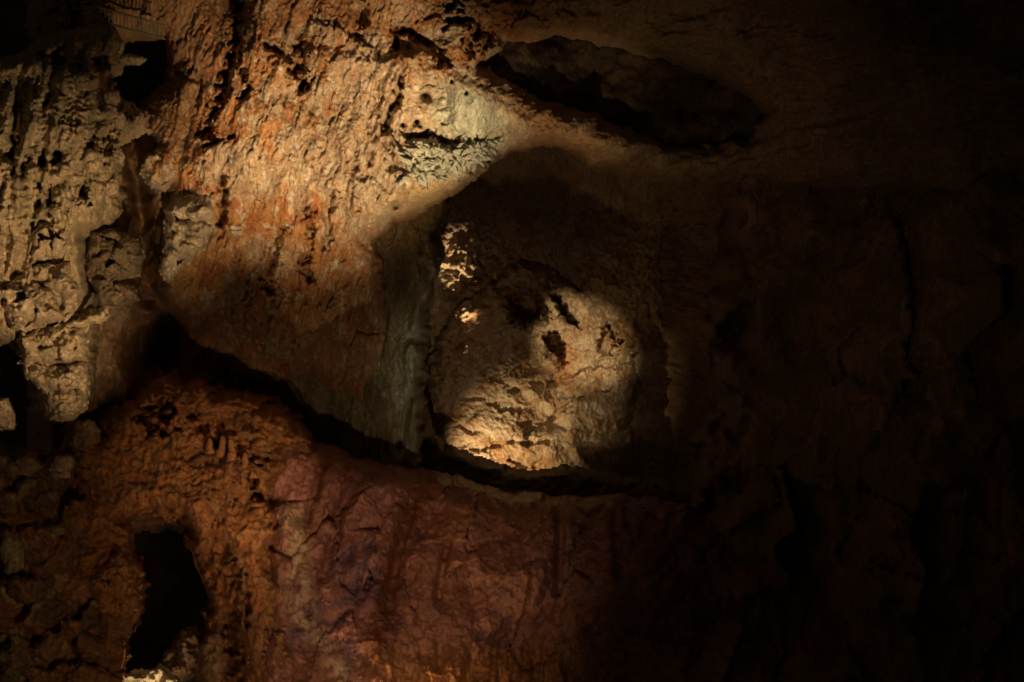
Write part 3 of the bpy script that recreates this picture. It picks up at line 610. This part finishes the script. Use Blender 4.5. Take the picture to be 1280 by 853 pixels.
for i, (cx, cy, rx, ry, d) in enumerate(((108, 102, 17, 11, 11.9), (140, 122, 9, 11, 12.0), (136, 142, 10, 8, 11.9), (150, 150, 8, 11, 12.0), (172, 150, 11, 10, 12.3), (160, 158, 10, 10, 12.1), (116, 202, 14, 16, 11.6), (148, 195, 7, 9, 11.9),
                                         (68, 222, 8, 8, 11.5), (80, 242, 9, 7, 11.5), (72, 265, 9, 8, 11.4), (92, 262, 4, 11, 11.5), (140, 235, 9, 9, 12.0), (165, 75, 16, 7, 13.4))):
    r = random.Random(i + 400)
    poly = [(cx + rx * r.uniform(.8, 1.12) * math.cos(a * math.pi / 5), cy + ry * r.uniform(.8, 1.12) * math.sin(a * math.pi / 5)) for a in range(10)]
    chunk('calcite_knob', poly, d, 0.0104 * min(rx, ry) * 1.4, min(rx, ry), PALEF if i < 13 else (0.42, 0.32, 0.18), M_CALC, colm, pit=0.035, pscale=5, seed=410 + i * 7, rag=1.5, step=1.3)

# ------------------------------------------------------------------ white calcite blades under the overhanging tip
clus = root('calcite_cluster', P(560, 225, 12.4), 'white frilly calcite cluster on the tip of the overhang above the alcove', 'calcite cluster')
def blade_mesh(seed):
    r = random.Random(seed)
    n, m = 7, 6
    co = []
    for i in range(n):
        u = i / (n - 1)
        for j in range(m):
            a = 2 * math.pi * j / m
            w = (0.42 * math.sin(math.pi * (0.12 + 0.88 * u) ** 0.7) * (1 - 0.5 * u) + 0.05) * r.uniform(.7, 1.2)
            co.append((w * math.cos(a) * 0.8 + 0.25 * u * u * r.uniform(.6, 1.4), w * 0.42 * math.sin(a) + 0.08 * r.uniform(-1, 1), -u * 1.0 + 0.06 * r.uniform(-1, 1)))
    f = [(i * m + j, i * m + (j + 1) % m, (i + 1) * m + (j + 1) % m, (i + 1) * m + j) for i in range(n - 1) for j in range(m)]
    co = np.array(co); C = np.tile(np.array((0.80, 0.80, 0.64)) * r.uniform(0.9, 1.08), (len(co), 1))
    o = mesh('calcite_blade', co, np.array(f), C, M_CALC, None, origin=np.zeros(3))
    me = o.data; bpy.data.objects.remove(o)
    return me
blades = [blade_mesh(500 + i) for i in range(6)]
rb = random.Random(77)
def wd(px, py): return float(wall_depth(np.array([[px]], float), np.array([[py]], float))[0, 0])
spots = []
for k in range(150):
    t = rb.random()
    px = 508 + 112 * t; lo = np.interp(px, [505, 545, 560, 600, 620], [222, 226, 224, 200, 188]); hi = np.interp(px, [505, 530, 560, 620], [190, 180, 182, 176])
    spots.append((px, rb.uniform(hi, lo)))
for px, py in spots:
    o = bpy.data.objects.new('calcite_blade', rb.choice(blades)); COL.objects.link(o); o.parent = clus
    d = wd(px, py) - 0.02 - 0.05 * rb.random()
    p = np.array(P(px, py, d)) - np.array(clus.location); o.location = p
    s = rb.uniform(0.06, 0.15); o.scale = (s, s, s * rb.uniform(.9, 1.9))
    o.rotation_euler = (rb.uniform(-2.0, -0.2), rb.uniform(-1.3, 1.3), rb.uniform(-1.2, 1.2))

# ------------------------------------------------------------------ boulders and slabs (each a thing)
def poly_at(cx, cy, rx, ry, ang, seed, n=10, sq=0.28):
    r = random.Random(seed); out = []
    for k in range(n):
        a = 2 * math.pi * k / n + r.uniform(-.15, .15); q = r.uniform(1 - sq, 1 + sq)
        u, v = rx * q * math.cos(a), ry * q * math.sin(a); c, s_ = math.cos(math.radians(ang)), math.sin(math.radians(ang))
        out.append((cx + u * c - v * s_, cy + u * s_ + v * c))
    return out
ORB = (0.36, 0.16, 0.06)
for i, (cx, cy, rx, ry, a, d, col, lab) in enumerate((
    (78, 582, 13, 17, 20, 12.0, PALEF, 'small pale knobbly boulder perched below the tip of the flowstone column'),
    (38, 582, 15, 11, 10, 11.9, (0.40, 0.29, 0.16), 'dim tan boulder left of the small pale knobbly boulder'),
    (108, 540, 17, 20, -10, 12.6, (0.30, 0.19, 0.09), 'dull brown rock directly under the hanging tongue of flowstone'),
    (6, 522, 13, 22, 0, 11.6, PALEF, 'pale yellow rock cut off by the left edge, level with the tongue of flowstone'),
    (60, 808, 23, 12, -38, 11.0, (0.30, 0.15, 0.07), 'brown slanting slab near the bottom left corner'),
    (88, 785, 14, 14, 0, 11.4, ORB, 'rounded orange boulder right of the brown slanting slab'),
    (15, 690, 16, 24, 0, 11.2, (0.42, 0.32, 0.17), 'pale crusted boulder at the left edge halfway down the rubble slope'),
    (95, 650, 16, 22, 10, 12.0, ORB, 'upright orange boulder in the middle of the rubble slope'),
    (110, 848, 32, 16, 10, 11.2, ORB, 'broad orange boulder at the bottom, left of the bright white rock'),
    (30, 740, 22, 20, 0, 11.1, (0.24, 0.12, 0.05), 'dark brown boulder below the pale crusted boulder at the left edge'),
    (12, 830, 20, 24, 0, 10.7, (0.20, 0.13, 0.07), 'dark grey brown boulder in the bottom left corner'),
    (232, 826, 26, 40, 12, 13.6, (0.20, 0.11, 0.05), 'dim brown upright rock inside the black opening, right of the bright white rock'),
    (188, 850, 38, 17, 5, 12.7, (0.72, 0.60, 0.38), 'bright white lit rock on the ground in the opening of the arch'))):
    o = chunk('boulder', poly_at(cx, cy, rx, ry, a, 600 + i), d, 0.0095 * min(rx, ry) * 1.5, min(rx, ry) * 0.95, col, M_ROCK, None, pit=0.05, pscale=9, seed=610 + 17 * i)
    tag(o, lab, 'boulder', 'boulders of the rubble slope and the arch opening')

for poly, d, th, R, col, nm, lab, ct in (
    ([(206, 262), (222, 246), (246, 240), (268, 246), (272, 270), (262, 300), (246, 318), (226, 338), (208, 356), (200, 338), (206, 300)], 14.15, 0.75, 22, (0.62, 0.50, 0.36), 'crusted_rock_block', 'pale crusted block jutting from the lower left of the orange wall beside the dark cleft', 'rock block'),
    ([(180, 196), (196, 186), (212, 196), (220, 215), (208, 238), (188, 236), (178, 220)], 14.5, 0.4, 16, (0.58, 0.42, 0.27), 'crusted_rock_block', 'smaller tan crusted block above the pale one, at the top of the dark cleft', 'rock block'),
    ([(282, 284), (292, 278), (304, 284), (302, 294), (290, 296)], 14.0, 0.25, 9, (0.66, 0.54, 0.38), 'calcite_nodule', 'small pale calcite nodule on the orange wall right of the pale crusted block', 'calcite nodule'),
    ([(104, 724), (124, 706), (150, 688), (164, 704), (178, 764), (160, 792), (130, 814), (116, 776)], 12.2, 0.5, 22, (0.46, 0.20, 0.07), 'leaning_slab', 'orange slab leaning against the left side of the black opening', 'rock slab')):
    tag(chunk(nm, poly, d, th, R, col, M_ROCK, None, pit=0.06, pscale=9, seed=int(poly[0][0] * 7), step=1.3), lab, ct)

# ------------------------------------------------------------------ small stalagmites on the arch
for i, (px, py, h, w, lab) in enumerate(((262, 562, 26, 5, 'short blunt orange stalagmite, leftmost on top of the rock arch'), (276, 566, 34, 5, 'orange stalagmite beside the leftmost one on the rock arch'),
                                         (291, 572, 38, 5.5, 'tallest orange stalagmite, in the middle of the row on the rock arch'), (306, 582, 28, 4.5, 'thin orange stalagmite right of the tallest one on the rock arch'),
                                         (318, 592, 30, 5, 'rightmost leaning orange stalagmite on the rock arch'))):
    d = float(arch_depth(np.array([[px]], float), np.array([[py]], float))[0, 0]) - 0.05
    k = d / FOC; n, m = 14, 12; co = []; r = random.Random(700 + i)
    for a in range(n):
        u = a / (n - 1); rad = w * k * (1.25 - 0.85 * u) * (1 if u < 0.93 else 0.55) * r.uniform(.85, 1.15)
        for b in range(m):
            th = 2 * math.pi * b / m; q = rad * r.uniform(.7, 1.3)
            co.append((q * math.cos(th) + 0.03 * u * math.sin(i * 2.1), q * math.sin(th), u * h * 0.75 * k - 0.05))
    f = [(a * m + b, a * m + (b + 1) % m, (a + 1) * m + (b + 1) % m, (a + 1) * m + b) for a in range(n - 1) for b in range(m)]
    co.append((0.03 * math.sin(i * 2.1), 0, h * k - 0.03)); top = len(co) - 1
    f4 = f + [((n - 1) * m + b, (n - 1) * m + (b + 1) % m, top, top) for b in range(m // 1)]
    co = np.array(co) + np.array(P(px, py, d))
    me_f = np.array(f)                                                  # the tip ring is nearly closed; a cap vertex is not needed at this size
    o = mesh('stalagmite', co, me_f, np.tile(np.array((0.46, 0.20, 0.075)), (len(co), 1)), M_ROCK)
    tag(o, lab, 'stalagmite', 'small stalagmites on the rock arch')

# ------------------------------------------------------------------ walkway railing high on the left
M_METAL = bpy.data.materials.new('dull_metal'); M_METAL.use_nodes = True
bm_ = M_METAL.node_tree.nodes['Principled BSDF']; bm_.inputs['Base Color'].default_value = (0.10, 0.08, 0.05, 1); bm_.inputs['Roughness'].default_value = 0.6
nz = M_METAL.node_tree.nodes.new('ShaderNodeTexNoise'); nz.inputs['Scale'].default_value = 30
rp = M_METAL.node_tree.nodes.new('ShaderNodeMapRange'); rp.inputs['To Min'].default_value = 0.4; rp.inputs['To Max'].default_value = 0.8
M_METAL.node_tree.links.new(nz.outputs['Fac'], rp.inputs['Value']); M_METAL.node_tree.links.new(rp.outputs['Result'], bm_.inputs['Roughness'])
def bar(name, a, b, r, parent):
    a = np.array(a); b = np.array(b); ax = (b - a) / np.linalg.norm(b - a)
    s1 = np.cross(ax, (0, 1, 0.3)); s1 /= np.linalg.norm(s1); s2 = np.cross(ax, s1)
    co = [p + r * (math.cos(t) * s1 + math.sin(t) * s2) for p in (a, b) for t in np.arange(6) * math.pi / 3]
    f = np.array([(k, (k + 1) % 6, 6 + (k + 1) % 6, 6 + k) for k in range(6)])
    return mesh(name, np.array(co), f, np.full((12, 3), 0.2), M_METAL, parent)
rail = root('walkway_railing', P(160, 40, 14.4), 'dim slanting row of short uprights on a rail, high in the dark at upper left', 'railing')
A0, A1 = np.array(P(115, 24, 14.6)), np.array(P(206, 49, 14.2)); up = np.array((0, 0, 0.2))
bar('bottom_rail', A0, A1, 0.018, rail); bar('top_rail', A0 + up, A1 + up, 0.014, rail)
for k in range(19):
    q = A0 + (A1 - A0) * (k + 0.5) / 19; bar('upright', q + (0, 0, .012), q + up, 0.009, rail)
